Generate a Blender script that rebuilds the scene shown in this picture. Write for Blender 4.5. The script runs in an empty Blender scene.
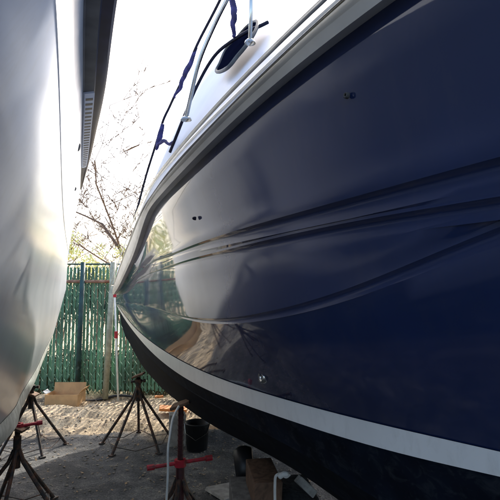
import bpy, bmesh, math, random
import numpy as np
from mathutils import Vector, Matrix, noise
random.seed(7)
sc = bpy.context.scene
C = sc.collection
# ------------------------------------------------------------------ camera
F = 480.0; PITCH = math.radians(5.0); CAMZ = 1.5
cam = bpy.data.cameras.new('camera'); camo = bpy.data.objects.new('camera', cam); C.objects.link(camo)
camo.location = (0, 0, CAMZ); camo.rotation_euler = (math.pi/2 + PITCH, 0, 0)
cam.sensor_width = 36; cam.lens = 36*F/500; cam.clip_start = .02; cam.clip_end = 2000
sc.camera = camo
# ------------------------------------------------------------------ sky and sun
SUN_AZ = math.radians(14); SUN_EL = math.radians(39)     # azimuth from +Y, positive = to the right
w = bpy.data.worlds.new("World"); sc.world = w; w.use_nodes = True
nt = w.node_tree; nt.nodes.clear()
sky = nt.nodes.new('ShaderNodeTexSky'); sky.sky_type = 'NISHITA'; sky.sun_disc = False
sky.sun_elevation = SUN_EL; sky.sun_rotation = SUN_AZ
sky.dust_density = 4.0; sky.air_density = 1.0; sky.ozone_density = 1.0
bg = nt.nodes.new('ShaderNodeBackground'); bg.inputs[1].default_value = .15
out = nt.nodes.new('ShaderNodeOutputWorld')
nt.links.new(sky.outputs[0], bg.inputs[0]); nt.links.new(bg.outputs[0], out.inputs[0])
sl = bpy.data.lights.new('sun', 'SUN'); sl.energy = 2.3; sl.angle = math.radians(1.1); sl.color = (1, .93, .82)
so = bpy.data.objects.new('sun', sl); C.objects.link(so)
sd = Vector((math.sin(SUN_AZ)*math.cos(SUN_EL), math.cos(SUN_AZ)*math.cos(SUN_EL), math.sin(SUN_EL)))
so.rotation_euler = sd.to_track_quat('Z', 'Y').to_euler(); so.location = (0, 0, 20)
sc.view_settings.view_transform = 'Standard'; sc.view_settings.look = 'None'
sc.view_settings.gamma = 1; sc.view_settings.use_curve_mapping = False
sc.view_settings.exposure = 1.8

# ------------------------------------------------------------------ helpers
CP, SP = math.cos(PITCH), math.sin(PITCH)
def at(x, y, Y):
    """the point of the place seen at photo pixel (x, y) whose forward distance is Y metres"""
    cx = (x-250)/F; cy = (250-y)/F
    t = Y/(CP - cy*SP)
    return Vector((cx*t, Y, CAMZ + t*(cy*CP + SP)))
def z_for(X, Y, py):
    cy = (250-py)/F; t = Y/(CP - cy*SP); return CAMZ + t*(cy*CP+SP)
def px_of(X, Y, Z):
    f = Y*CP + (Z-CAMZ)*SP; return 250 + F*X/f
def ground(x, y):
    """ground point seen at a photo pixel"""
    cx = (x-250)/F; cy = (250-y)/F; dz = cy*CP+SP; t = -CAMZ/dz
    return Vector((cx*t, (CP-cy*SP)*t, 0))
def spline(xs, ys):
    xs = np.array(xs, float); ys = np.array(ys, float); n = len(xs)
    h = np.diff(xs); A = np.zeros((n, n)); b = np.zeros(n); A[0, 0] = A[-1, -1] = 1
    for i in range(1, n-1):
        A[i, i-1] = h[i-1]; A[i, i] = 2*(h[i-1]+h[i]); A[i, i+1] = h[i]
        b[i] = 6*((ys[i+1]-ys[i])/h[i] - (ys[i]-ys[i-1])/h[i-1])
    m = np.linalg.solve(A, b)
    def f(x):
        x = min(max(x, xs[0]), xs[-1]); i = min(max(int(np.searchsorted(xs, x)) - 1, 0), n-2)
        a = (xs[i+1]-x)/h[i]; c = (x-xs[i])/h[i]
        return float(a*ys[i] + c*ys[i+1] + ((a**3-a)*m[i] + (c**3-c)*m[i+1])*h[i]**2/6)
    return f
def lin(pts):
    xs = [p[0] for p in pts]; ys = [p[1] for p in pts]
    def f(x):
        if x < xs[0]: return ys[0] + (x-xs[0])*(ys[1]-ys[0])/(xs[1]-xs[0])
        if x > xs[-1]: return ys[-1] + (x-xs[-1])*(ys[-1]-ys[-2])/(xs[-1]-xs[-2])
        return float(np.interp(x, xs, ys))
    return f
def tag(o, label=None, cat=None, group=None, kind=None):
    if label: o['label'] = label
    if cat: o['category'] = cat
    if group: o['group'] = group
    if kind: o['kind'] = kind
    return o
def thing(name, label, cat, loc=(0, 0, 0), group=None):
    o = bpy.data.objects.new(name, None); C.objects.link(o); o.location = loc; o.empty_display_size = .1
    return tag(o, label, cat, group)
def link(name, me, mat, parent=None, smooth=False):
    if mat is not None: me.materials.append(mat)
    if smooth:
        for p in me.polygons: p.use_smooth = True
    o = bpy.data.objects.new(name, me); C.objects.link(o)
    if parent is not None:
        o.parent = parent
        # meshes of parented parts are given in world space: keep them there
        pl = Vector((0, 0, 0)); q = parent
        while q is not None: pl += Vector(q.location); q = q.parent
        o.location = -pl
    return o
def mesh(name, verts, faces, mat, parent=None, smooth=False):
    me = bpy.data.meshes.new(name); me.from_pydata([tuple(v) for v in verts], [], faces); me.validate(); me.update()
    bm = bmesh.new(); bm.from_mesh(me); bmesh.ops.recalc_face_normals(bm, faces=bm.faces); bm.to_mesh(me); bm.free()
    return link(name, me, mat, parent, smooth)
class MB:
    def __init__(s): s.v = []; s.f = []
    def add(s, vs, fs):
        o = len(s.v); s.v += [tuple(v) for v in vs]; s.f += [tuple(i+o for i in f) for f in fs]
    def box(s, c, size, rot=None, jitter=0):
        hx, hy, hz = [d/2 for d in size]; vs = []
        for z in (-hz, hz):
            for x, y in ((-hx, -hy), (hx, -hy), (hx, hy), (-hx, hy)):
                p = Vector((x+random.uniform(-jitter, jitter), y+random.uniform(-jitter, jitter), z+random.uniform(-jitter, jitter)))
                if rot: p = rot @ p
                vs.append(p + Vector(c))
        s.add(vs, [(3, 2, 1, 0), (4, 5, 6, 7), (0, 1, 5, 4), (1, 2, 6, 5), (2, 3, 7, 6), (3, 0, 4, 7)])
    def tube(s, pts, r, n=8, cap=True):
        pts = [Vector(p) for p in pts]; m = len(pts)
        rs = r if isinstance(r, (list, tuple)) else [r]*m
        vs = []; prev = None
        for i, p in enumerate(pts):
            d = (pts[min(i+1, m-1)] - pts[max(i-1, 0)]).normalized()
            if prev is None:
                a = d.orthogonal().normalized()
            else:
                a = (prev - d*prev.dot(d)).normalized()
            prev = a; b = d.cross(a)
            for k in range(n):
                t = 2*math.pi*k/n; vs.append(p + (a*math.cos(t) + b*math.sin(t))*rs[i])
        fs = [(i*n+k, i*n+(k+1) % n, (i+1)*n+(k+1) % n, (i+1)*n+k) for i in range(m-1) for k in range(n)]
        if cap: fs += [tuple(range(n-1, -1, -1)), tuple(range((m-1)*n, m*n))]
        s.add(vs, fs)
    def lathe(s, c, prof, n=20, rot=None):
        vs = []
        for r, z in prof:
            for k in range(n):
                t = 2*math.pi*k/n; p = Vector((r*math.cos(t), r*math.sin(t), z))
                if rot: p = rot @ p
                vs.append(p+Vector(c))
        m = len(prof)
        s.add(vs, [(i*n+k, i*n+(k+1) % n, (i+1)*n+(k+1) % n, (i+1)*n+k) for i in range(m-1) for k in range(n)])
    def build(s, name, mat, parent=None, smooth=False, bevel=0):
        o = mesh(name, s.v, s.f, mat, parent, smooth)
        if bevel:
            b = o.modifiers.new('bevel', 'BEVEL'); b.width = bevel; b.segments = 2; b.limit_method = 'ANGLE'
        return o

# ------------------------------------------------------------------ materials
def nodemat(name):
    m = bpy.data.materials.new(name); m.use_nodes = True; t = m.node_tree
    return m, t, t.nodes['Principled BSDF']
def mat(name, col, rough=.5, metal=0, var=.15, scale=12, bump=0, bscale=60, coat=0, spec=.5, crough=.03, detail=6, col2=None, thr=(.35, .65), rvar=0, distort=0):
    m, t, b = nodemat(name); N = t.nodes; L = t.links
    tc = N.new('ShaderNodeTexCoord'); no = N.new('ShaderNodeTexNoise'); no.inputs['Scale'].default_value = scale
    no.inputs['Detail'].default_value = detail; no.inputs['Distortion'].default_value = distort
    L.new(tc.outputs['Object'], no.inputs['Vector'])
    cr = N.new('ShaderNodeValToRGB'); cr.color_ramp.elements[0].position = thr[0]; cr.color_ramp.elements[1].position = thr[1]
    c2 = col2 or tuple(min(1, c*(1+var)) for c in col); c1 = col if col2 else tuple(c*(1-var) for c in col)
    cr.color_ramp.elements[0].color = (*c1, 1); cr.color_ramp.elements[1].color = (*c2, 1)
    L.new(no.outputs['Fac'], cr.inputs['Fac']); L.new(cr.outputs['Color'], b.inputs['Base Color'])
    b.inputs['Roughness'].default_value = rough; b.inputs['Metallic'].default_value = metal
    b.inputs['Specular IOR Level'].default_value = spec
    b.inputs['Coat Weight'].default_value = coat; b.inputs['Coat Roughness'].default_value = crough
    if rvar:
        mr = N.new('ShaderNodeMapRange'); mr.inputs['To Min'].default_value = max(0, rough-rvar); mr.inputs['To Max'].default_value = rough+rvar
        L.new(no.outputs['Fac'], mr.inputs['Value']); L.new(mr.outputs['Result'], b.inputs['Roughness'])
    if bump:
        n2 = N.new('ShaderNodeTexNoise'); n2.inputs['Scale'].default_value = bscale; n2.inputs['Detail'].default_value = 8
        L.new(tc.outputs['Object'], n2.inputs['Vector'])
        bp = N.new('ShaderNodeBump'); bp.inputs['Strength'].default_value = 1; bp.inputs['Distance'].default_value = bump
        L.new(n2.outputs['Fac'], bp.inputs['Height']); L.new(bp.outputs['Normal'], b.inputs['Normal'])
        if coat: L.new(bp.outputs['Normal'], b.inputs['Coat Normal'])
    return m
M = {}
M['navy'] = mat('navy_gelcoat', (.012, .026, .095), .04, var=.12, scale=3, bump=.0002, bscale=5, spec=.5, detail=2, rvar=.02)
M['navy'].node_tree.nodes['Principled BSDF'].inputs['IOR'].default_value = 1.9
M['navy'].node_tree.nodes['Principled BSDF'].inputs['Coat Weight'].default_value = .25
M['navy'].node_tree.nodes['Principled BSDF'].inputs['Coat Roughness'].default_value = .33
M['bottom_blue'] = mat('antifouling_navy', (.005, .008, .015), .75, var=.4, scale=9, bump=.002, bscale=14, spec=.08, rvar=.08)
def wear(m, dust, amt, stretch=(1.5, 1.5, .35), thr=(.5, .8), rough_add=.25):
    t = m.node_tree; N = t.nodes; L = t.links; b = N['Principled BSDF']
    tc = N.new('ShaderNodeTexCoord'); mp_ = N.new('ShaderNodeMapping'); mp_.inputs['Scale'].default_value = tuple(4*k for k in stretch)
    L.new(tc.outputs['Object'], mp_.inputs['Vector'])
    n = N.new('ShaderNodeTexNoise'); n.inputs['Scale'].default_value = 3; n.inputs['Detail'].default_value = 12; n.inputs['Roughness'].default_value = .7; n.inputs['Distortion'].default_value = .6
    L.new(mp_.outputs[0], n.inputs['Vector'])
    mr = N.new('ShaderNodeMapRange'); mr.inputs['From Min'].default_value = thr[0]; mr.inputs['From Max'].default_value = thr[1]; mr.inputs['To Max'].default_value = amt
    L.new(n.outputs['Fac'], mr.inputs['Value'])
    x = N.new('ShaderNodeMix'); x.data_type = 'RGBA'; L.new(mr.outputs[0], x.inputs[0])
    src = b.inputs['Base Color'].links[0].from_socket; L.new(src, x.inputs[6]); x.inputs[7].default_value = (*dust, 1); L.new(x.outputs[2], b.inputs['Base Color'])
    ad = N.new('ShaderNodeMath'); ad.operation = 'MULTIPLY_ADD'; ad.inputs[1].default_value = rough_add
    if b.inputs['Roughness'].links: L.new(b.inputs['Roughness'].links[0].from_socket, ad.inputs[2])
    else: ad.inputs[2].default_value = b.inputs['Roughness'].default_value
    L.new(mr.outputs[0], ad.inputs[0]); L.new(ad.outputs[0], b.inputs['Roughness'])
wear(M['navy'], (.08, .08, .10), .13, rough_add=.3)
M['stripe'] = mat('white_stripe', (.86, .86, .83), .3, var=.04, scale=5, bump=.0003, bscale=30)
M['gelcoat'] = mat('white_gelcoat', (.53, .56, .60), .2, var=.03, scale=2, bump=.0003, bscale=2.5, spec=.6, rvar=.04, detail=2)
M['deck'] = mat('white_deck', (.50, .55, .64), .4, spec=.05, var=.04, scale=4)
M['boot'] = mat('grey_bottom_paint', (.48, .53, .50), .6, var=.25, scale=7, bump=.0008, bscale=30, rvar=.1)
M['rail'] = mat('rub_rail_vinyl', (.80, .78, .73), .35, var=.12, scale=6)
M['darkrail'] = mat('dark_trim', (.010, .011, .028), .5, var=.3, scale=9, spec=.2)
M['steel'] = mat('stainless', (.55, .54, .5), .22, metal=1, var=.12, scale=20)
M['canvas'] = mat('purple_blue_canvas', (.04, .037, .14), .8, var=.4, scale=25, bump=.006, bscale=30)
M['glass'] = mat('dark_glass', (.006, .008, .03), .2, var=.2, scale=4)
M['glass'].node_tree.nodes['Principled BSDF'].inputs['IOR'].default_value = 1.08
M['darkglass'] = mat('smoked_acrylic', (.004, .005, .014), .5, var=.2, scale=4, spec=0)
M['greyframe'] = mat('grey_frame', (.10, .10, .10), .5, var=.15, scale=10, spec=.05)
M['standblack'] = mat('rusty_black_steel', (.016, .014, .013), .6, scale=28, col2=(.13, .055, .028), thr=(.45, .68), bump=.001, bscale=120)
M['red'] = mat('red_paint', (.42, .014, .03), .55, scale=26, col2=(.14, .03, .022), thr=(.5, .72), bump=.001, bscale=90)
M['darkred'] = mat('dark_red_steel', (.05, .010, .012), .5, var=.4, scale=30, bump=.001)
M['cardboard'] = mat('cardboard', (.55, .33, .15), .85, var=.12, scale=8, bump=.001, bscale=40)
M['timber'] = mat('timber', (.42, .25, .12), .8, var=.3, scale=14, bump=.002, bscale=50, distort=2)
M['orangewood'] = mat('orange_board', (.6, .22, .06), .7, var=.2, scale=10, bump=.002)
M['brownwood'] = mat('brown_block', (.13, .075, .045), .85, var=.35, scale=12, bump=.003, bscale=40, distort=3)
M['black'] = mat('black_plastic', (.012, .013, .015), .45, var=.3, scale=9)
M['whiteplastic'] = mat('white_plastic', (.72, .72, .68), .5, var=.1, scale=20)
M['concrete'] = mat('concrete', (.3, .29, .27), .9, var=.25, scale=18, bump=.004, bscale=60)
M['cinder'] = mat('cinder', (.12, .12, .115), .95, var=.35, scale=22, bump=.006, bscale=60)
M['galv'] = mat('galvanised', (.36, .36, .27), .55, metal=.3, var=.25, scale=16)
M['slat'] = mat('green_slat', (.10, .225, .14), .5, var=.5, scale=2.2, detail=8)
wear(M['stripe'], (.38, .36, .31), .3, (3, 3, 1), (.5, .85))
wear(M['gelcoat'], (.42, .39, .33), .35, (1.2, 1.2, .4), (.48, .8), .1)
wear(M['bottom_blue'], (.05, .055, .06), .5, (2, 2, 3), (.5, .7), .1)
wear(M['boot'], (.12, .13, .11), .6, (2, 2, 1), (.45, .7), .1)
M['wire'] = mat('green_wire', (.07, .17, .11), .5, var=.3, scale=20)
M['rust'] = mat('rusty_rail', (.2, .075, .04), .8, scale=12, col2=(.32, .2, .14), bump=.002)
M['postgreen'] = mat('post_green', (.012, .05, .05), .5, var=.4, scale=8)
M['bark'] = mat('bark', (.14, .095, .07), .9, var=.3, scale=10)
M['leafy'] = mat('spring_leaf', (.58, .56, .22), .7, var=.35, scale=1.5)
M['leafd'] = mat('hedge_leaf', (.012, .035, .02), .8, var=.5, scale=.8)
M['litter'] = mat('dry_leaves', (.16, .11, .06), .9, scale=3, col2=(.34, .24, .14))
M['brush'] = mat('dry_brush', (.07, .06, .03), .9, scale=3, col2=(.015, .04, .02))
M['rock'] = mat('rock', (.22, .19, .15), .9, var=.35, scale=9, bump=.01, bscale=20)
M['rag'] = mat('rag', (.3, .3, .28), .9, var=.3, scale=25, bump=.004, bscale=60)

def ground_mat():
    m, t, b = nodemat('yard_ground'); N = t.nodes; L = t.links
    tc = N.new('ShaderNodeTexCoord')
    def nz(s, d=8, dist=0):
        n = N.new('ShaderNodeTexNoise'); n.inputs['Scale'].default_value = s; n.inputs['Detail'].default_value = d
        n.inputs['Distortion'].default_value = dist; L.new(tc.outputs['Object'], n.inputs['Vector']); return n
    def ramp(src, stops):
        r = N.new('ShaderNodeValToRGB'); e = r.color_ramp.elements
        while len(e) < len(stops): e.new(.5)
        for k, (p, c) in enumerate(stops): e[k].position = p; e[k].color = (*c, 1)
        L.new(src, r.inputs['Fac']); return r
    def mix(f, a, c, mode='MIX'):
        x = N.new('ShaderNodeMix'); x.data_type = 'RGBA'; x.blend_type = mode
        if isinstance(f, float): x.inputs[0].default_value = f
        else: L.new(f, x.inputs[0])
        L.new(a, x.inputs[6]); L.new(c, x.inputs[7]); return x.outputs[2]
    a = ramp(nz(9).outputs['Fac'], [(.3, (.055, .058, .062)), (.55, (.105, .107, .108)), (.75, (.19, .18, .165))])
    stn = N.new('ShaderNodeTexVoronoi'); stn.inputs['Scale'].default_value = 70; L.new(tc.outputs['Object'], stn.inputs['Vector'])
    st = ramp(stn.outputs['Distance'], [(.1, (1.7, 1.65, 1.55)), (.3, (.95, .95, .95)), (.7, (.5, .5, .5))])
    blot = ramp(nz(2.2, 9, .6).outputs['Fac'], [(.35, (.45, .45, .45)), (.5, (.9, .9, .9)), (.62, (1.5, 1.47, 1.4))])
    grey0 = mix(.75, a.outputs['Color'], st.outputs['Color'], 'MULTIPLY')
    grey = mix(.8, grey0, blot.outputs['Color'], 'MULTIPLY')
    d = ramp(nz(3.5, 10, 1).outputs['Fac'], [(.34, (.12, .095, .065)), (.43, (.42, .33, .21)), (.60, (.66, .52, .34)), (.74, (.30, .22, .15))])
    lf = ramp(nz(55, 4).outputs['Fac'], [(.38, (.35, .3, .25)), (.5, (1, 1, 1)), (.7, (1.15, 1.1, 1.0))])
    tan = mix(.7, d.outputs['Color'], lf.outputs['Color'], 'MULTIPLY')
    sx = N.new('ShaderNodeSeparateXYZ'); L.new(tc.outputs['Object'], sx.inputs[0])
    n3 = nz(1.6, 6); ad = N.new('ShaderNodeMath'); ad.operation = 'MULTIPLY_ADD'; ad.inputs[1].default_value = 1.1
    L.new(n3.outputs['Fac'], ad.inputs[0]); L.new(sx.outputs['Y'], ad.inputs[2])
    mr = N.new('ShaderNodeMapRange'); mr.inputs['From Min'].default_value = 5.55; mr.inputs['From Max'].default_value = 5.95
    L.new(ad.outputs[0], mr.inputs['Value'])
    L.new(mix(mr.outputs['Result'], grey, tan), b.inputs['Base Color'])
    b.inputs['Roughness'].default_value = .92
    bp = N.new('ShaderNodeBump'); bp.inputs['Distance'].default_value = .012; bp.inputs['Strength'].default_value = 1
    sm = N.new('ShaderNodeMath'); sm.operation = 'SUBTRACT'; L.new(nz(28, 8).outputs['Fac'], sm.inputs[0])
    m5 = N.new('ShaderNodeMath'); m5.operation = 'MULTIPLY'; m5.inputs[1].default_value = .35; L.new(stn.outputs['Distance'], m5.inputs[0]); L.new(m5.outputs[0], sm.inputs[1])
    L.new(sm.outputs[0], bp.inputs['Height']); L.new(bp.outputs['Normal'], b.inputs['Normal'])
    return m
M['ground'] = ground_mat()

# ------------------------------------------------------------------ ground sheet
def gh(x, y):
    h = .018*noise.noise(Vector((x*1.3, y*1.3, 3))) + .012*noise.noise(Vector((x*4, y*4, 1)))
    if y > 4.8:
        k = min(1, (y-4.8)/.6); e = max(0, 1-abs(y-11)/30) if y > 9 else 1
        h += k*e*(.11*noise.noise(Vector((x*.9, y*3.4, 7))) + .045*noise.noise(Vector((x*2.5, y*6, 9))))
        h += .07*math.exp(-((y-6.0-.1*math.sin(x*2))/.16)**2)*max(0, .6+noise.noise(Vector((x*1.2, 0, 5))))
    return h
xs = [-400, -150, -60, -25] + list(np.arange(-12, 12.01, .12)) + [25, 60, 150, 400]
ys = [-400, -100, -30, -8] + list(np.arange(-3, 11.01, .07)) + [14, 18, 25, 40, 80, 200, 500, 900]
vs = [(x, y, gh(x, y) if abs(x) <= 12 and -3 <= y <= 11 else 0) for y in ys for x in xs]
nx = len(xs)
fs = [(j*nx+i, j*nx+i+1, (j+1)*nx+i+1, (j+1)*nx+i) for j in range(len(ys)-1) for i in range(nx-1)]
tag(mesh('ground', vs, fs, M['ground'], smooth=True), kind='structure')

# ------------------------------------------------------------------ NAVY BOAT (right)
# plan curve of the waterline stripe: (photo x, forward distance)
PP = [(118, 5.6), (129, 4.63), (142, 3.85), (160, 3.12), (181, 2.55), (212, 2.02), (260, 1.54), (320, 1.22), (400, .99), (500, .81)]
W = [((x-250)/F*Y/1.0, Y) for x, Y in PP]
W = [(x*1.0, y) for x, y in W] + [(.60, .53), (.90, .0), (1.25, -.9), (1.45, -2.2), (1.55, -3.8)]
arc = [0]
for i in range(1, len(W)): arc.append(arc[-1] + math.hypot(W[i][0]-W[i-1][0], W[i][1]-W[i-1][1]))
ki = [0, 2, 4, 5, 6, 7, 8, 9, 11, 12, 13, 14]
fX = spline([arc[i] for i in ki], [W[i][0] for i in ki]); fY = spline([arc[i] for i in ki], [W[i][1] for i in ki])
def plan(s):
    e = .02; a = (fX(s-e), fY(s-e)); b = (fX(s+e), fY(s+e)); d = Vector((b[0]-a[0], b[1]-a[1])).normalized()
    n = Vector((d.y, -d.x))
    if n.x > 0: n = -n
    return Vector((fX(s), fY(s))), d, n
TR = {
 'edge':  [(112, 300), (118, 309), (122, 328), (130, 345), (142, 366), (160, 387), (182, 405), (213, 426), (242, 440), (305, 476), (335, 499), (420, 560), (600, 700)],
 'chine': [(112, 300), (118, 308), (129, 329), (142, 349), (160, 368), (182, 386), (213, 405), (236, 418), (305, 455), (367, 494), (450, 545), (600, 640)],
 'sbot':  [(112, 300), (118, 307), (124, 318), (142, 342), (160, 360), (182, 376), (200, 386), (230, 399), (260, 410), (320, 430), (392, 451), (500, 477), (600, 500)],
 'stop':  [(112, 297), (118, 306), (129, 321), (142, 335), (160, 348), (181, 361), (200, 370), (230, 382), (260, 392), (320, 409), (350, 416), (500, 453), (600, 475)],
 'line2': [(108, 302), (118, 298), (129, 286), (142, 277), (152, 272), (180, 262), (208, 254), (250, 244), (320, 228), (392, 214), (500, 196), (600, 180)],
 'line3': [(108, 304), (118, 302), (129, 303), (152, 307), (180, 315), (210, 319), (250, 315), (290, 307), (320, 298), (365, 282), (410, 263), (455, 246), (500, 228), (600, 190)],  # added ledge, shaped to stand in for an edge reflected in the glossy hull
 'line1': [(108, 301), (118, 295.5), (129, 281), (142, 269.5), (152, 261), (180, 250), (210, 238), (250, 226), (320, 206), (410, 180), (471, 162), (520, 150), (600, 130)],
 'rlow':  [(108, 305), (118, 291), (124, 281), (131, 266), (139, 248), (147, 220), (165, 194.5), (199, 161), (229, 132), (250, 114.5), (311, 62), (359, 27), (400, -4), (480, -60), (600, -140)],
 'rtop':  [(106, 300), (115, 289), (119, 272), (128, 249), (137, 226), (151, 202), (165, 181), (196, 148), (226, 117), (247, 97), (270, 75), (314, 33), (350, 0), (420, -62), (600, -210)],
 'arc':   [(112, 292), (125, 255), (140, 220), (150, 195), (171, 148), (185, 112), (207, 68), (228, 43), (250, 30), (272, 19), (300, 2), (345, -30), (420, -80), (600, -200)],
}
TRF = {k: lin(v) for k, v in TR.items()}
SMAX = arc[-1] - .03
KN = [.05, .45, .9, 1.6, 2.4, 3.1, 3.7, 4.2, 4.6, 5.0, 5.35]
def Lend(v0, v1, s0=.6):    # offset that grows from v0 at the far end to v1
    return lambda s: v0 + (v1-v0)*(1-(1-min(1, max(0, s)/s0/2.0))**2)
def row(name, L):
    zs = []
    for s in KN:
        p, d, n = plan(s); q = p + n*L(s)
        z = 1.5
        for _ in range(8): z = z_for(q.x, q.y, TRF[name](px_of(q.x, q.y, z)))
        zs.append(z)
    zs += [zs[-1]]*3; kn = KN + [6.3, 7.5, 9.6]
    f = spline(kn, zs)
    return f
def Lgrow(c, v0, v1, a=1.9, b=4.6):
    def f(s):
        k = min(1, max(0, (s-a)/(b-a))); k = k*k*(3-2*k)
        return c + (v0-c)*(1-(1-min(1, max(0, s)/.9))**2) + (v1-v0)*k
    return f
LL = {'edge': Lend(-.10, -.26), 'chine': Lend(-.01, -.04), 'sbot': Lend(.0, -.005), 'stop': lambda s: 0.0,
      'line2': Lgrow(.010, .035, .16), 'line1': Lgrow(.011, .04, .175), 'line3': Lgrow(.008, .024, .138), 'rlow': Lgrow(.014, .08, .225), 'rtop': Lgrow(.01, .095, .245), 'arc': Lend(-.04, -.42, 1.5)}
ZZ = {k: row(k, LL[k]) for k in LL}
for k in ZZ: print(k, [round(ZZ[k](s), 2) for s in KN])
SS = list(np.arange(.0, 6.2, .045)) + list(np.arange(6.2, SMAX, .2))
SS = [max(.021, s) for s in SS]
def strip(rows, name, m, parent, cap=True, smooth=True, closed=False):
    """rows: list of (Lfunc, zfunc) -> lofted surface, with a rounded far corner"""
    vs = []
    p0, d0, n0 = plan(.03); back = -d0   # towards the far end
    ex = []
    R = .16
    for a in (90, 68, 45, 22):          # rounded corner
        aa = math.radians(a); ex.append((R*math.sin(aa), R*(1-math.cos(aa))))
    st = []
    if cap:
        st.append((.03, R, .9)); 
        for f_, i_ in ex: st.append((.03, f_, i_))
    for s in SS: st.append((s, 0, 0))
    for s, fw, inn in st:
        p, d, n = plan(s)
        for L, z in rows:
            q = p + back*fw + n*(L(s)-inn); vs.append((q.x, q.y, z(s)))
    k = len(rows)
    fs = [(j*k+i, j*k+i+1, (j+1)*k+i+1, (j+1)*k+i) for j in range(len(st)-1) for i in range(k-1)]
    return mesh(name, vs, fs, m, parent, smooth)
def blend(a, b, t, bulge=0):
    return (lambda s: LL[a](s)*(1-t) + LL[b](s)*t + bulge*4*t*(1-t), lambda s: ZZ[a](s)*(1-t) + ZZ[b](s)*t)
def rws(a, dl, dz):      # a ledge that is fine at the far end and deepens towards the near end
    k = lambda s: .16 + .84*min(1, max(0, (s-2.4)/2.6))
    return (lambda s: LL[a](s)+dl*k(s), lambda s: ZZ[a](s)+dz*k(s))
def rw(a, dl=0, dz=0): return (lambda s: LL[a](s)+dl, lambda s: ZZ[a](s)+dz)
pb = plan(2.0)[0]
navy = thing('motorboat', 'glossy navy blue motorboat with white waterline stripe, propped on stands at the right', 'boat', (pb.x+1, pb.y, 0))
hullrows = [rw('stop')] + [blend('stop', 'line3', t, .010) for t in (.2, .4, .6, .8, .93)] + [rws('line3', -0.0072, -0.0216), rws('line3', -0.0078, -0.0156), rws('line3', -0.0077, -0.0108), rws('line3', -0.0069, -0.0072), rws('line3', -0.0051, -0.0042), rw('line3', .0, .0), rw('line3', .001, .008)] + [blend('line3', 'line2', t, -.001) for t in (.25, .6)] + \
           [rws('line2', -0.0102, -0.0306), rws('line2', -0.0110, -0.0221), rws('line2', -0.0109, -0.0153), rws('line2', -0.0098, -0.0102), rws('line2', -0.0072, -0.0059), rw('line2'), rw('line2', .000, .006)] + [blend('line2', 'line1', t) for t in ()] + \
           [rws('line1', -0.0120, -0.0360), rws('line1', -0.0130, -0.0260), rws('line1', -0.0128, -0.0180), rws('line1', -0.0115, -0.0120), rws('line1', -0.0085, -0.0070), rw('line1', .0, -.001), rw('line1', .003, .012)] + [blend('line1', 'rlow', t, -.01) for t in (.12, .25, .4, .55, .7, .85)] + [rw('rlow', -.01, .02)]
hull = strip(hullrows, 'hull', M['navy'], navy)
hm = hull.modifiers.new('es', 'EDGE_SPLIT'); hm.split_angle = math.radians(33)
strip([rw('sbot', .003), rw('stop', .003)], 'waterline_stripe', M['stripe'], navy)
lowrows = [rw('stop', -.001), rw('sbot'), rw('sbot', -.004, -.012), rw('chine', .0, .006), rw('chine', 0), rw('chine', -.018, -.012),
           blend('chine', 'edge', .5, .01), rw('edge'),
           (lambda s: LL['edge'](s)-.35, lambda s: ZZ['edge'](s)-.10), (lambda s: -1.25, lambda s: .50), (lambda s: -2.0, lambda s: ZZ['edge'](s)), (lambda s: -2.5, lambda s: ZZ['stop'](s))]
lo = strip(lowrows, 'hull_bottom', M['bottom_blue'], navy)
lo.modifiers.new('es', 'EDGE_SPLIT').split_angle = math.radians(28)
# far side and deck: close the boat
strip([(lambda s: -2.5, lambda s: ZZ['stop'](s)), (lambda s: -2.68, lambda s: ZZ['rlow'](s))], 'far_hull_side', M['navy'], navy)
rk = [rw('rlow', -.015, .01), rw('rlow', .022, -.004), rw('rlow', .034, .012)] + [blend('rlow', 'rtop', t, .03) for t in (.1, .2, .3, .4, .5, .6, .7, .8, .9)] + [rw('rtop', .022, -.010), rw('rtop', .012, 0), rw('rtop', -.03, .006)]
rr = strip(rk, 'rub_rail', M['rail'], navy)
rr.modifiers.new('es', 'EDGE_SPLIT').split_angle = math.radians(40)
strip([(lambda s: (LL['rlow'](s)+LL['rtop'](s))/2+.056, lambda s: .22*ZZ['rlow'](s)+.78*ZZ['rtop'](s)-.004),
       (lambda s: (LL['rlow'](s)+LL['rtop'](s))/2+.062, lambda s: .22*ZZ['rlow'](s)+.78*ZZ['rtop'](s)+.003),
       (lambda s: (LL['rlow'](s)+LL['rtop'](s))/2+.052, lambda s: .22*ZZ['rlow'](s)+.78*ZZ['rtop'](s)+.010)], 'rail_insert', M['steel'], rr)
dk = [rw('rtop', -.028, .005), rw('rtop', -.05, .012)] + [blend('rtop', 'arc', t, .03) for t in (.2, .4, .6, .8)] + [rw('arc'), rw('arc', -.06, .03),
      (lambda s: -1.25, lambda s: ZZ['arc'](s)+.12), (lambda s: -2.2, lambda s: ZZ['arc'](s)+.02), (lambda s: -2.68, lambda s: ZZ['rlow'](s))]
dko = strip(dk, 'deck', M['deck'], navy)
def dl(t, o, z=0): f = blend('rtop', 'arc', t, .03); return (lambda s: f[0](s)+o, lambda s: f[1](s)+z)
strip([dl(.055, .0), dl(.06, .010), dl(.072, .010), dl(.077, .0)], 'deck_seam', M['greyframe'], dko)
strip([dl(.20, .0), dl(.205, .008), dl(.225, .008), dl(.23, .0)], 'deck_moulding', M['rail'], dko)

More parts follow.
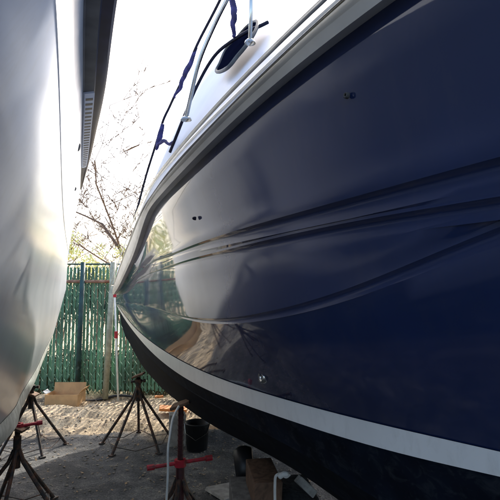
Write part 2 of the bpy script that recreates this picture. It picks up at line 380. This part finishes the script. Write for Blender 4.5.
def on_navy(px, py, rows=('stop', 'line3', 'line2', 'line1', 'rlow', 'rtop', 'arc')):
    """point of the near side of the navy boat seen at a pixel, and its outward normal"""
    best = None
    for s in np.arange(.05, 6.0, .01):
        p, d, n = plan(s)
        for a, b in zip(rows[:-1], rows[1:]):
            for t in np.arange(0, 1.001, .05):
                L = LL[a](s)*(1-t)+LL[b](s)*t; z = ZZ[a](s)*(1-t)+ZZ[b](s)*t; q = p+n*L
                f = q.y*CP + (z-CAMZ)*SP
                if f < .05: continue
                u = 250+F*q.x/f; v = 250-F*((z-CAMZ)*CP-q.y*SP)/f
                e = (u-px)**2+(v-py)**2
                if best is None or e < best[0]: best = (e, Vector((q.x, q.y, z)), Vector((n.x, n.y, 0)), Vector((d.x, d.y, 0)))
    return best[1:]
def fitting(name, px, py, r, m, parent, ring=True):
    p, n, d = on_navy(px, py); p = p+n*(.004 if r > .01 else .0); b = MB()
    rot = n.to_track_quat('Z', 'Y').to_matrix()
    if ring: b.lathe(p, [(r*.45, r*.1), (r*.5, r*.45), (r*.8, r*.55), (r, r*.3), (r*1.02, -.004)], 20, rot)
    else: b.lathe(p, [(0.0001, .008), (r*.6, .007), (r, .002), (r*1.02, -.004)], 16, rot)
    return b.build(name, m, parent, True)
dr = fitting('drain_fitting', 264, 376, .018, M['steel'], navy)
p, n, d = on_navy(264, 376); p = p+n*.006; b = MB(); b.lathe(p, [(.0001, .001), (.0095, .0015)], 16, n.to_track_quat('Z', 'Y').to_matrix()); b.build('drain_hole', M['black'], dr)
fitting('hull_fitting', 345, 94, .0055, M['greyframe'], navy)
fitting('hull_fitting', 195, 219, .006, M['darkrail'], navy, False)
# oval window in the cabin side
def win_pt(px, py, off=0):
    p, n, d = on_navy(px, py, ('rtop', 'arc'))
    return p + (Vector((n.x, n.y, .9)).normalized())*off
wo = [(227, 83), (229, 74), (236, 62), (246, 49), (257, 39), (266, 34), (269, 36), (266, 45), (258, 58), (249, 69), (239, 79), (231, 84)]
cw = win_pt(248, 58, .075)
outer = [win_pt(x, y, .075) for x, y in wo]; inner = [cw + (p-cw)*.80 + Vector((-.0, 0, -.002)) for p in outer]
def closed_tube(b, pts, r, n=8):
    pts = pts + pts[:2]; b.tube(pts, r, n, False)
def smooth_loop(pts, k=4):
    o = []; n = len(pts)
    for i in range(n):
        p0, p1, p2, p3 = pts[i-1], pts[i], pts[(i+1) % n], pts[(i+2) % n]
        for j in range(k):
            t = j/k; o.append(.5*((2*p1)+(p2-p0)*t+(2*p0-5*p1+4*p2-p3)*t*t+(3*p1-p0-3*p2+p3)*t**3))
    return o
def smooth_path(pts, k=5):
    pts = [Vector(p) for p in pts]; P = [pts[0]]+pts+[pts[-1]]; o = []
    for i in range(1, len(P)-2):
        p0, p1, p2, p3 = P[i-1], P[i], P[i+1], P[i+2]
        for j in range(k):
            t = j/k; o.append(.5*((2*p1)+(p2-p0)*t+(2*p0-5*p1+4*p2-p3)*t*t+(3*p1-p0-3*p2+p3)*t**3))
    return o+[pts[-1]]
cw = sum(outer, Vector())/len(outer)
ol = smooth_loop(outer); il = smooth_loop([cw + (p-cw)*.86 for p in outer])
b = MB(); closed_tube(b, ol, .009); wf = b.build('cabin_window', M['greyframe'], navy, True)
gl = [cw + (p-cw)*.97 for p in ol]
mesh('window_glass', [cw] + gl, [(0, 1+i, 1+(i+1) % len(gl)) for i in range(len(gl))], M['darkglass'], wf)
# stainless stanchion rails, window frame arc and furled canvas above the deck
b = MB(); b.tube(smooth_path([at(186, 118, 2.32), at(190, 100, 2.3), at(199, 62, 2.25), at(213, 28, 2.2), at(229, -4, 2.12), at(250, -40, 2.05)]), .0105, 10); b.build('stanchion', M['steel'], navy, True)
b = MB(); b.tube([at(250, 42, 1.95), at(251, 10, 1.93), at(252, -40, 1.9)], .0085, 10); b.build('stanchion', M['steel'], navy, True)
b = MB(); b.lathe(at(250, 42, 1.95), [(.0001, .012), (.012, .012), (.022, .003), (.024, -.006)], 16); b.build('stanchion_foot', M['steel'], navy, True)
b = MB(); b.lathe(at(186, 119, 2.32), [(.0001, .012), (.014, .012), (.026, .003), (.028, -.006)], 16); b.build('stanchion_foot', M['steel'], navy, True)
b = MB(); b.tube(smooth_path([at(170, 152, 2.75), at(178, 132, 2.65), at(187, 109, 2.55), at(196, 88, 2.5), at(207, 67, 2.42), at(217, 53, 2.36), at(229, 43, 2.3), at(245, 33, 2.22), at(262, 25, 2.2), at(268, 22, 2.2)]), .009, 8); b.build('windshield_frame', M['darkrail'], navy, True)
b = MB(); b.tube(smooth_path([at(134, 219, 4.2), at(138, 206, 4.1), at(146, 176, 3.8), at(155, 147, 3.55), at(163, 121, 3.35), at(169, 108, 3.3), at(174, 97, 3.2), at(186, 72, 3.05), at(197, 45, 2.9), at(214, 12, 2.75), at(226, -12, 2.6)]), .009, 8); b.build('canopy_pole', M['darkrail'], navy, True)
def furl(pts, rs, name, parent, seed):
    q = smooth_path(pts, 10); random.seed(seed); b = MB()
    rr_ = [np.interp(i/(len(q)-1), np.linspace(0, 1, len(rs)), rs)*(1+.2*noise.noise(Vector((i*.16, seed, 0))))*.62 for i in range(len(q))]
    q = [p + Vector((noise.noise(Vector((i*.2, seed, 1))), noise.noise(Vector((i*.2, seed, 5))), 0))*.012 for i, p in enumerate(q)]
    b.tube(q, rr_, 9); return b.build(name, M['canvas'], parent, True)
furl([at(231, -14, 2.2), at(233, 4, 2.2), at(234, 20, 2.22), at(233, 37, 2.25)], [.018, .028, .024, .012], 'furled_canvas', navy, 3)
furl([at(197, 47, 2.92), at(188, 68, 3.0), at(181, 84, 3.1), at(175, 98, 3.2)], [.012, .03, .024, .01], 'furled_canvas', navy, 5)
furl([at(163, 124, 3.3), at(160, 136, 3.3), at(156, 150, 3.3)], [.02, .034, .012], 'furled_canvas', navy, 8)
furl([at(158, 146, 3.3), at(163, 141, 3.2), at(170, 144, 3.1), at(176, 139, 3.0)], [.012, .022, .018, .008], 'furled_canvas', navy, 11)

# ------------------------------------------------------------------ WHITE BOAT (left)
# each row: photo pixel + forward distance for the part in view, world points (in Vector) behind the camera
def V(x, y, z): return Vector((x, y, z))
rowsW = {
 'bottom': [V(-1.55, -1.5, .62), V(-1.32, -.2, .60), V(-1.2, .5, .60), V(-1.19, 1.2, .62), at(0, 446, 2.60), at(20, 413, 3.40), at(33, 386, 4.1), at(40, 369, 4.6), at(47, 352, 5.05)],
 'boot':   [V(-1.45, -1.5, .75), V(-1.22, -.2, .74), V(-1.1, .5, .74), V(-1.10, 1.2, .75), at(0, 424, 2.60), at(20, 396, 3.40), at(35, 371, 4.1), at(44, 352, 4.65), at(54, 332, 5.32)],
 'mid':    [V(-1.15, -1.5, 1.5), V(-.85, -.2, 1.5), V(-.74, .5, 1.5), V(-.80, 1.35, 1.5), at(31, 296, 2.50), at(43, 295, 3.45), at(52, 294, 4.3), at(59, 292, 5.1), at(66, 289, 5.80)],
 'knuckle':[V(-1.0, -1.5, 2.1), V(-.48, -.2, 2.1), V(-.29, .45, 2.1), at(56, 35, 1.10), at(61, 170, 2.35), at(63, 212, 3.5), at(65, 232, 4.5), at(67, 245, 5.4), at(68, 254, 6.10)],
 'top':    [V(-.95, -1.5, 2.55), V(-.36, -.2, 2.55), V(-.2, .5, 2.55), at(86, -60, 1.35), at(83, 85, 2.45), at(82, 132, 3.6), at(81.5, 158, 4.6), at(81, 175, 5.5), at(80, 190, 6.30)],
 'mould':  [V(-.89, -1.5, 2.56), V(-.29, -.2, 2.56), V(-.12, .5, 2.56), at(108, -61, 1.35), at(94.5, 84, 2.45), at(90.5, 131, 3.6), at(87.5, 157, 4.6), at(84, 174, 5.5), at(81.2, 189, 6.33)],
 'outer':  [V(-.81, -1.5, 2.57), V(-.2, -.2, 2.57), V(-.03, .5, 2.57), at(129, -62, 1.35), at(106.5, 82, 2.45), at(97, 129, 3.6), at(91, 156, 4.6), at(86, 174, 5.5), at(82, 189, 6.36)],
}
fW = {}
for k, pts in rowsW.items():
    par = list(range(len(pts)))
    fW[k] = (spline(par, [p.x for p in pts]), spline(par, [p.y for p in pts]), spline(par, [p.z for p in pts]))
TT = list(np.arange(0, 8.001, .1))
AX0 = Vector((-2.32, 6.35)); AXD = Vector((-.02, 1)).normalized()
def mirror(p):
    v = Vector((p.x, p.y)) - AX0; t = v.dot(AXD); q = AX0 + AXD*t*2 - Vector((v.x, v.y)) - AX0*0
    q = AX0 + (AXD*(2*t) - v)
    return Vector((q.x, q.y, p.z))
def rp(k, t): f = fW[k]; return Vector((f[0](t), f[1](t), f[2](t)))
def rbl(a, b, u, off=0):
    def g(t):
        A = rp(a, t); B = rp(b, t); p = A*(1-u)+B*u; k = max(0, min(1, (8-t)/2.0))
        return p + Vector((.93, .37, 0))*(off*4*u*(1-u)*k)
    return g
def rofs(k, dn, dz):
    return lambda t: rp(k, t) + Vector((.93, .37, 0))*dn*min(1, (8-t)/.6 + .15) + Vector((0, 0, dz))
def stripW(fns, name, m, parent, both=True, smooth=True, split=None):
    vs = []; k = len(fns)
    for t in TT:
        for f in fns: vs.append(f(t))
    n = len(TT); fs = [(j*k+i, j*k+i+1, (j+1)*k+i+1, (j+1)*k+i) for j in range(n-1) for i in range(k-1)]
    if both:
        o = len(vs); vs += [mirror(v) for v in vs]; fs += [tuple(reversed([i+o for i in f])) for f in fs]
        # join at the stem
        a = (n-1)*k; fs += [(a+i, a+i+1, a+i+1+o, a+i+o) for i in range(k-1)]
    ob = mesh(name, vs, fs, m, parent, smooth)
    if split: ob.modifiers.new('es', 'EDGE_SPLIT').split_angle = math.radians(split)
    return ob
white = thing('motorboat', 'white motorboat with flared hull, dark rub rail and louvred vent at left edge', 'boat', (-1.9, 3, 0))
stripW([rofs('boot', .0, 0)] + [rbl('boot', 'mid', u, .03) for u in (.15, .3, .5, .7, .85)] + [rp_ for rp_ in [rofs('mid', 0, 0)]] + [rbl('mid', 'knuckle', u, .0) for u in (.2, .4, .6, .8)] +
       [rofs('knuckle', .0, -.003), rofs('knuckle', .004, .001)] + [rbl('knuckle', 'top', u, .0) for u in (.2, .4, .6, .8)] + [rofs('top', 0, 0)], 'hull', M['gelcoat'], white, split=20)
def keelpt(t):
    a = rp('bottom', t); c = (a + mirror(a))/2; c.z = a.z - .42*min(1, (8-t)/.7); return c
stripW([keelpt, rofs('bottom', -.04, -.015), rofs('bottom', 0, 0), rbl('bottom', 'boot', .5, .01), rofs('boot', .002, 0)], 'hull_bottom', M['boot'], white, split=30)
stripW([rofs('boot', .004, .02), rofs('boot', .004, .035)], 'pinstripe', M['darkrail'], white, both=False)
stripW([rofs('top', .001, 0), rofs('top', .008, .004), rbl('top', 'mould', .5), rofs('mould', 0, 0)], 'hull_moulding', M['greyframe'], white, split=30)
stripW([rofs('mould', 0, 0), rofs('mould', .006, .006), rbl('mould', 'outer', .5), rofs('outer', -.01, 0), rofs('outer', 0, .01), rofs('outer', 0, .05), rofs('outer', -.02, .06)], 'rub_rail', M['darkrail'], white, split=30)
stripW([rofs('outer', .001, .012), rofs('outer', .005, .018), rofs('outer', .001, .026)], 'rail_insert', M['steel'], white, both=False)
# deck over the top
vs = []; 
for t in TT:
    a = rp('outer', t) + Vector((-.02, 0, .06)); c = mirror(a); vs += [a, (a+c)/2 + Vector((0, 0, .12*min(1, (8-t)))), c]
stern = [fn(0) for fn in (keelpt, rofs('bottom', 0, 0), rofs('boot', 0, 0), rofs('mid', 0, 0), rofs('knuckle', 0, 0), rofs('top', 0, 0), rofs('outer', 0, .05))]
mesh('transom', stern + [mirror(v) for v in reversed(stern[1:])], [tuple(range(len(stern)*2-1))], M['gelcoat'], white)
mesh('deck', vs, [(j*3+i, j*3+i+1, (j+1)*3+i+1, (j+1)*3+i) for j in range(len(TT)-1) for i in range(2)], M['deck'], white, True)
# louvred vent under the rail: a light panel with slits
def between(a, b, u, t): return rp(a, t)*(1-u) + rp(b, t)*u
vt0, vt1 = 4.02, 6.6
vo = Vector((.93, .37, -.1)).normalized()
vo = Vector((.62, .25, -.75)).normalized()
fr = []
nv = 30
vt0, vt1 = 4.1, 6.5
for i in range(nv+1):
    t = vt0 + (vt1-vt0)*i/nv
    for u, o in ((.02, .000), (.05, .012), (.93, .012), (.97, .0)): fr.append(between('top', 'mould', u, t) + vo*o)
vent = mesh('louvre_vent', fr, [(j*4+i, j*4+i+1, (j+1)*4+i+1, (j+1)*4+i) for j in range(nv) for i in range(3)] + [(0, 1, 2, 3), tuple(nv*4+i for i in (3, 2, 1, 0))], M['deck'], white)
ns = 26
for i in range(ns):
    t = vt0 + .05 + (vt1-vt0-.1)*(i+.5)/ns; dt = (vt1-vt0)/ns*.2
    b = MB(); q = [between('top', 'mould', u, tt) + vo*.0135 for tt in (t-dt, t+dt) for u in (.12, .80)]
    b.add([q[0], q[1], q[3], q[2]] + [x - vo*.008 for x in (q[0], q[1], q[3], q[2])], [(0, 1, 2, 3), (7, 6, 5, 4), (0, 1, 5, 4), (1, 2, 6, 5), (2, 3, 7, 6), (3, 0, 4, 7)])
    b.build('vent_slot', M['black'], vent)
def wfit(t, u, rx, rz):
    p = between('knuckle', 'top', u, t); b = MB(); rot = Vector((.93, .37, -.25)).to_track_quat('Z', 'Y').to_matrix()
    b.lathe(p, [(.0001, .012), (rx*.6, .012), (rx, .006), (rx*1.05, -.006)], 18, rot)
    o = b.build('hull_fitting', M['greyframe'], white, True)
wfit(5.05, .82, .03, .04); wfit(6.1, .6, .02, .02)

# ------------------------------------------------------------------ jack stands
def stand(label, px, Y, toppy, group='screw jack stands under the boats', handle='red', pole='standblack', rz=0, apex=.46, hz=.56, spread=.32, hl=.13):
    base = at(px, 400, Y); bx, by = base.x, Y; g = gh(bx, by)
    top = at(px, toppy, Y).z
    t = thing('boat_stand', label, 'boat stand', (bx, by, g), group)
    def P(x, y, z): return Vector((bx+x, by+y, z))
    b = MB(); b.tube([P(0, 0, apex-.12), P(0, 0, apex+.09)], .026, 10); b.tube([P(0, 0, apex+.0901), P(0, 0, top-.03)], .017, 8)
    for k in range(10):
        zz = apex+.1+k*(top-.05-apex-.1)/10; b.tube([P(0, 0, zz), P(0, 0, zz+.008)], .0195, 8)
    b.build('pole', M[pole], t)
    for k in range(5):
        a = rz + 2*math.pi*k/5 + .3; dx, dy = math.cos(a), math.sin(a)
        b = MB(); f = P(dx*spread, dy*spread, gh(bx+dx*spread, by+dy*spread)+.01)
        b.tube([P(dx*.018, dy*.018, apex), P(dx*.05, dy*.05, apex-.08), f], .0135, 8)
        b.box(f, (.05, .05, .012), Matrix.Rotation(a, 3, 'Z')); b.build('leg', M['standblack'], t)
    # chain of tie rods between the legs near the ground
    b = MB(); R = spread*.86
    for k in range(5):
        a0 = rz+2*math.pi*k/5+.3; a1 = a0+2*math.pi/5
        p0 = P(math.cos(a0)*R, math.sin(a0)*R, .07+g); p1 = P(math.cos(a1)*R, math.sin(a1)*R, .07+g)
        b.tube([p0, (p0+p1)/2-Vector((0, 0, .045)), p1], .004, 5)
    b.build('chain', M['standblack'], t)
    # threaded handle
    b = MB(); b.lathe(P(0, 0, hz), [(.02, -.02), (.036, -.02), (.036, .02), (.02, .02)], 8)
    ang = rz*.7; d = Vector((math.cos(ang), math.sin(ang), .05))*hl
    b.tube([P(0, 0, hz)-d, P(0, 0, hz), P(0, 0, hz)+d], .011, 8); b.tube([P(0, 0, hz)+d*.8, P(0, 0, hz)+d*1.02], .017, 8); b.tube([P(0, 0, hz)-d*.8, P(0, 0, hz)-d*1.02], .017, 8)
    b.build('handle', M[handle], t)
    b = MB(); rot = Matrix.Rotation(-.35 if px > 100 else .35, 3, 'Y')
    b.box(P(0, 0, top-.012), (.12, .12, .018), rot); b.build('pad', M['brownwood'], t, bevel=.004)
    return t
stand('black rusty stand with splayed legs under the far end of the navy boat', 138, 4.85, 374, handle='standblack', rz=.2, apex=.55, hz=.62, spread=.36, hl=.07)
stand('near stand with a dark red pole and long red handle under the navy boat', 181, 2.95, 402, pole='darkred', rz=.45, apex=.40, hz=.49, spread=.30, hl=.19)
stand('near stand with spread black legs under the white boat at the left edge', 19, 3.35, 425, handle='red', rz=.8, apex=.44, hz=.59, hl=.15)
stand('far stand behind the first under the white boat, one foot by the sunlit dirt', 31, 4.75, 392, handle='standblack', rz=.15, apex=.50, hz=.58, spread=.33, hl=.07)

# ------------------------------------------------------------------ fence
FY = 7.0
fen = thing('chain_link_fence', 'green slatted chain-link fence behind the yard between the two boats', 'fence', (0, FY, 0))
b = MB(); P_ = .053; x = -6.0; i = 0
while x < 6.0:
    wv = .036; jz = random.uniform(-.02, .02); yy = FY+.012*math.sin(i*3)
    b.add([(x-wv/2, yy, .10+jz), (x+wv/2, yy+.008, .10+jz), (x+wv/2, yy+.008, 1.86), (x-wv/2, yy, 1.86)], [(0, 1, 2, 3)])
    x += P_; i += 1
sl_ = b.build('slats', M['slat'], fen); md = sl_.modifiers.new('t', 'SOLIDIFY'); md.thickness = .004
b = MB(); x = -6.0
H0, H1 = .06, 1.90
while x < 6.0:      # chain link: each strand zigzags in plan the height of the fence
    for sgn in ((1, -1)[round((x+6)/P_) % 2],):
        pts = []; n = 22; hz_ = (H1-H0)/n
        for k in range(n+1): pts.append((x + sgn*(P_/2 if k % 2 else -P_/2), FY-.010+ (.006 if k % 2 else -.002), H0+k*hz_))
        b.tube(pts, .0045, 3, False)
    x += P_
b.build('wire_mesh', M['wire'], fen)
b = MB(); b.tube([(-6, FY-.04, 1.66), (6, FY-.04, 1.63)], .021, 8); b.build('cross_rail', M['rust'], fen, True)
b = MB(); b.tube([(-6, FY+.0, 1.905), (6, FY+.0, 1.905)], .012, 8); b.build('top_wire', M['postgreen'], fen, True)
def fpost(px, r, m, top, lean=0):
    p = at(px, 330, FY-.06); b = MB(); b.tube([(p.x, FY-.06, 0), (p.x+lean, FY-.06, top)], r, 12); b.build('fence_post', m, fen, True)
fpost(79, .034, M['postgreen'], 1.93, .03); fpost(107, .042, M['galv'], 1.93, .07)
for X in (-5.2, -.2, 1.9, 4.2): fpost(250+F*X/FY, .045, M['galv'], 1.93)
# thin marker pole with red bands
MY = 6.80
mb_ = ground(118.5, 393)
mp = thing('marker_pole', 'thin white pole with two red bands in front of the pale fence post', 'pole', (at(118, 395, MY).x, MY, 0))
def mpp(t): a = at(118.3, 397.5, MY); a.z = -.02; c = at(114.5, 288, MY-.1); return a*(1-t)+c*t
b = MB(); b.tube([mpp(0), mpp(.5), mpp(1)], .013, 8); b.build('pole', M['whiteplastic'], mp, True)
for t0, t1 in ((.56, .62), (.92, .99)):
    b = MB(); b.tube([mpp(t0), mpp(t1)], .023, 10); b.build('red_band', M['red'], mp)

# ------------------------------------------------------------------ vegetation
def leaves(b, c, r, n, size, squash=.8):
    for _ in range(n):
        d = Vector((random.gauss(0, 1), random.gauss(0, 1), random.gauss(0, 1))).normalized()*r*random.random()**.45
        p = Vector(c)+Vector((d.x, d.y, d.z*squash)); u = Vector((random.gauss(0, 1), random.gauss(0, 1), random.gauss(0, 1))).normalized()
        v = u.orthogonal().normalized(); s = size*random.uniform(.5, 1.3)
        b.add([p-u*s, p+v*s*.5, p+u*s, p-v*s*.5], [(0, 1, 2, 3)])
def bare_tree(label, x, y, h, seed, lean=0, dens=4, spring=0, r0=.09, group='bare trees beyond the fence'):
    random.seed(seed)
    t = thing('bare_tree', label, 'tree', (x, y, 0), group)
    tb, cb, lb = MB(), MB(), MB()
    def grow(p, d, L, r, lev):
        n = 4; pts = [p]; q = p; dd = d.copy()
        for k in range(n):
            dd = (dd + Vector((random.gauss(0, .13), random.gauss(0, .13), random.gauss(.03, .08)))).normalized(); q = q+dd*L/n; pts.append(q)
        r1 = r*.58
        (tb if lev == 0 else cb).tube(pts, [r+(r1-r)*k/n for k in range(n+1)], 7 if lev < 2 else 4 if lev < 3 else 3, False)
        if lev >= 3 and spring: 
            for k in range(spring): leaves(lb, pts[random.randint(1, n)], .12, 2, .035)
        if lev < dens:
            m = 5 if lev == 0 else random.choice((3, 4))
            for k in range(m):
                j = random.randint(1 if lev else 2, n); a = random.uniform(0, 6.28); up = random.uniform(.3, .95)
                nd = (dd*up + Vector((math.cos(a), math.sin(a), random.uniform(-.1, .5)))*.75).normalized()
                grow(pts[j], nd, L*random.uniform(.5, .75), max(.010, r1*random.uniform(.45, .75)), lev+1)
    grow(Vector((x, y, 0)), Vector((lean, 0, 1)).normalized(), h*.45, r0, 0)
    tb.build('trunk', M['bark'], t, True); cb.build('branches', M['bark'], t)
    if spring and lb.v: lb.build('buds', M['leafy'], t)
bare_tree('small bare tree with fine twigs low in the gap, right above the pale fence post', -4.5, 17, 5.6, 3, .0, 5, 0, .035)
bare_tree('tall bare tree behind the navy boat, its branches reaching left across the sky', -2.5, 14, 9.5, 12, -.28, 5, 0, .075)
bare_tree('bare tree farther right, mostly hidden behind the navy boat', -.8, 16, 7.5, 21, -.1, 4, 0, .06)
bare_tree('bare tree beside the bow of the white boat at the left', -8.6, 19, 8, 31, .22, 5, 0, .06)
random.seed(50)
def shrub(label, x, y, h, r, m, n, size):
    t = thing('shrub', label, 'shrub', (x, y, 0), 'shrubs beyond the fence')
    b = MB()
    for k in range(7): b.tube([(x, y, 0), (x+random.gauss(0, r*.4), y+random.gauss(0, r*.4), h*.8)], [.02, .006], 4, False)
    b.build('stems', M['bark'], t)
    b = MB()
    for k in range(9): leaves(b, (x+random.gauss(0, r*.5), y+random.gauss(0, r*.4), h*random.uniform(.74, .92)), r*.45, n, size)
    b.build('foliage', m, t)
for i, (px, Y, h, r, k) in enumerate([(100, 11, 2.45, .5, 0), (128, 12, 2.8, .8, 0), (156, 11.5, 3.1, .8, 0), (62, 10.5, 2.9, .5, 0), (185, 12, 3.1, .8, 0)]):
    lab = ['low yellow-green shrub just over the fence, left of the pale post', 'yellow-green shrub just over the fence, right of the pale post', 'yellow-green shrub beyond the fence behind the end of the navy boat', 'yellow-green shrub over the fence beside the bow of the white boat', 'yellow-green shrub beyond the fence hidden behind the navy boat'][i]
    shrub(lab, (px-250)/F*Y, Y, h, r, M['leafy'], 90, .035)
# far dark hedge line, seen through the slats
b = MB(); random.seed(9)
for k in range(260):
    x = random.uniform(-26, 16); leaves(b, (x, 27+random.uniform(-1.2, 1.2), random.uniform(.5, 2.0)), .8, 90, .17)
tag(b.build('far_hedge', M['leafd']), kind='stuff', label='dark green hedge line far beyond the fence', cat='hedge')
# undergrowth at the fence foot
b = MB(); random.seed(10)
for k in range(7000):
    x = random.uniform(-5, 2.5); y = random.uniform(7.1, 8.6); h = random.uniform(.15, .5)
    p = Vector((x, y, 0)); q = p+Vector((random.gauss(0, .08), random.gauss(0, .08), h)); v = Vector((random.uniform(.004, .012), 0, 0))
    b.add([p-v, p+v, q], [(0, 1, 2)])
    if k % 3 == 0: leaves(b, q, .12, 10, .03)
tag(b.build('undergrowth', M['brush']), kind='stuff', label='dry brush and weeds along the foot of the fence', cat='undergrowth')
b = MB(); random.seed(11)
for k in range(2300):
    x = random.uniform(-4, 1.5); y = 6.2+random.random()**.6*.95 if k % 3 else random.uniform(3.0, 6.6)
    z = gh(x, y)+.008; a = random.uniform(0, 6.28); s = random.uniform(.008, .022)
    u = Vector((math.cos(a), math.sin(a), random.uniform(-.3, .6))); v = Vector((-u.y, u.x, random.uniform(-.3, .5)))
    p = Vector((x, y, z)); b.add([p-u*s, p+v*s*.6, p+u*s, p-v*s*.6], [(0, 1, 2, 3)])
tag(b.build('leaf_litter', M['litter']), kind='stuff', label='dry leaf litter on the dirt in front of the fence', cat='leaf litter')
b = MB(); random.seed(12)
def stone(b, x, y, s):
    bm = bmesh.new(); bmesh.ops.create_icosphere(bm, subdivisions=1 if s < .05 else 2, radius=s)
    sd_ = random.random()*50
    for v in bm.verts:
        k = 1+.5*noise.noise(v.co/s*1.1+Vector((sd_, 0, 0))); v.co *= k; v.co.z *= .6
    o = Vector((x, y, gh(x, y)+s*.25)); vs = [v.co+o for v in bm.verts]; b.add(vs, [tuple(v.index for v in f.verts) for f in bm.faces]); bm.free()
for k in range(2600):
    y = random.uniform(2.4, 6.8); x = random.uniform(-2.6, 1.0); stone(b, x, y, random.choice((.004, .006, .008, .013)))
tag(b.build('gravel', M['rock']), kind='stuff', label='loose small stones scattered over the ground', cat='gravel')

# ------------------------------------------------------------------ small things on the ground
# cardboard box, open
def slab(name, label, cat, c, size, rz, m, rx=0, ry=0, bev=.004, jit=0, group=None):
    rot = Matrix.Rotation(rz, 3, 'Z') @ Matrix.Rotation(ry, 3, 'Y') @ Matrix.Rotation(rx, 3, 'X')
    b = MB(); b.box(c, size, rot, jit); o = b.build(name, m, None, bevel=bev)
    return tag(o, label, cat, group)
gp = ground(62, 404.5); bx, by = gp.x, gp.y-.03; g0 = gh(bx, by)
cb = thing('cardboard_box', 'open cardboard box lying on the dirt before the fence', 'box', (bx, by, g0))
Wd, Dp, Hh = .44, .30, .15
def wall_(c, s, ry=0, rx=0):
    b = MB(); b.box(Vector(c)+Vector((bx, by+Dp/2, g0)), s, Matrix.Rotation(ry, 3, 'Y') @ Matrix.Rotation(rx, 3, 'X')); return b
wall_((0, 0, .004), (Wd, Dp, .006)).build('bottom', M['cardboard'], cb)
wall_((0, -Dp/2, Hh/2+.01), (Wd, .006, Hh)).build('side', M['cardboard'], cb)
wall_((0, Dp/2, Hh/2+.05), (Wd, .006, Hh+.14), 0, -.15).build('side', M['cardboard'], cb)
wall_((-Wd/2, 0, Hh/2+.01), (.006, Dp-.008, Hh)).build('side', M['cardboard'], cb)
wall_((Wd/2, 0, Hh/2+.01), (.006, Dp-.008, Hh)).build('side', M['cardboard'], cb)
wall_((Wd/2+.03, 0, Hh+.05), (.005, Dp*.95, .09), .7).build('flap', M['cardboard'], cb)
wall_((-Wd/2-.035, 0, Hh+.02), (.005, Dp*.5, .07), -.9).build('flap', M['whiteplastic'], cb)
# black pipe along the dirt
p0, p1 = ground(86, 399), ground(136, 397)
b = MB(); b.tube(smooth_path([(p.x, p.y, gh(p.x, p.y)+.03) for p in (ground(80, 400), ground(98, 398), ground(118, 397), ground(138, 396.5))]), .018, 8)
tag(b.build('pipe', M['black'], None, True), 'thin black pipe lying along the dirt by the fence', 'pipe')
def gslab(name, label, cat, px, py, size, rz, m, dz=0, **k):
    g = ground(px, py); return slab(name, label, cat, (g.x, g.y, gh(g.x, g.y)+size[2]/2+dz), size, rz, m, **k)
gslab('board', 'orange board lying on the sunlit dirt under the navy boat', 'board', 173, 416, (.33, .20, .03), .15, M['orangewood'], .05, ry=.08)
gslab('board', 'small orange wood scrap on the dirt beyond the far stand', 'board', 159, 397, (.12, .08, .04), .3, M['orangewood'])
gslab('plank', 'pale weathered plank pointing under the navy boat', 'plank', 203, 429, (.30, .13, .03), -.5, M['timber'], .03)
gslab('concrete_block', 'pale concrete block standing behind the near red stand', 'block', 177, 444, (.16, .16, .30), .2, M['concrete'])
# black bucket
g = ground(197, 449); b = MB(); b.lathe((g.x, g.y, 0), [(.0001, .002), (.10, .002), (.115, .24), (.122, .24), (.122, .255), (.108, .25), (.095, .02), (.0001, .02)], 24)
bk = thing('bucket', 'black bucket beside the near red stand in the shade', 'bucket', (g.x, g.y, 0)); b.build('body', M['black'], bk, True)
b = MB(); b.tube([(g.x-.12, g.y, .235), (g.x-.10, g.y-.08, .17), (g.x, g.y-.135, .12), (g.x+.10, g.y-.08, .17), (g.x+.12, g.y, .235)], .004, 6); b.build('handle', M['steel'], bk)
# white hose hanging down by the near stand
b = MB(); b.tube(smooth_path([at(179, 406, 2.8), at(173, 418, 2.75), at(170, 435, 2.7), at(168, 450, 2.68), at(168, 470, 2.68), at(167, 492, 2.7), at(165, 520, 2.72)]), .0065, 8)
tag(b.build('hose', M['whiteplastic'], None, True), 'white hose hanging beside the near red-handled stand', 'hose')
# blocking under the keel
def blk(px, py, Y, size, rz, m, name, label, cat, ry=0):
    p = at(px, py, Y); return slab(name, label, cat, (p.x, p.y, p.z), size, rz, m, ry=ry, jit=.004)
kx = at(263, 482, 2.35)
slab('wood_block', 'square-ended brown timber block on top of the keel pile', 'wood block', (kx.x, kx.y, kx.z), (.125, .30, .115), .12, M['brownwood'], jit=.004)
slab('cinder_block', 'dark concrete block under the brown timber block', 'block', (kx.x+.05, kx.y+.05, (kx.z-.06)/2), (.40, .40, kx.z-.062), .1, M['cinder'])
bo = at(245, 466, 2.75); b = MB(); b.lathe((bo.x, bo.y, bo.z), [(.0001, -.05), (.09, -.05), (.105, -.02), (.105, .02), (.09, .05), (.05, .052), (.05, .02), (.0001, .02)], 22, Matrix.Rotation(1.4, 3, 'Y')); 
gslab('stone_slab', 'flat pale stone slab on the ground left of the keel blocks', 'slab', 236, 494, (.34, .28, .05), .5, M['concrete'], jit=.02)
b2 = tag(b.build('wheel', M['black'], None, True), 'small black wheel beside the keel blocks', 'wheel')
# white cord with knot over the block
b = MB(); b.tube(smooth_path([at(290, 474, 2.1), at(286, 477, 2.1), at(281, 474, 2.1), at(276, 476, 2.1), at(275, 484, 2.1), at(275, 500, 2.1), at(276, 520, 2.1)]), .006, 8)
b.tube(smooth_path([at(279, 477, 2.09), at(284, 474, 2.08), at(288, 475, 2.08)]), [.008]+[.012]*9+[.008], 8)
tag(b.build('cord', M['whiteplastic'], None, True), 'white cord with a knot hanging at the keel blocks', 'cord')
blk(306, 486, 2.0, (.10, .03, .028), .3, M['rag'], 'wood_strip', 'short pale strip sticking out by the white cord', 'strip', ry=.75)
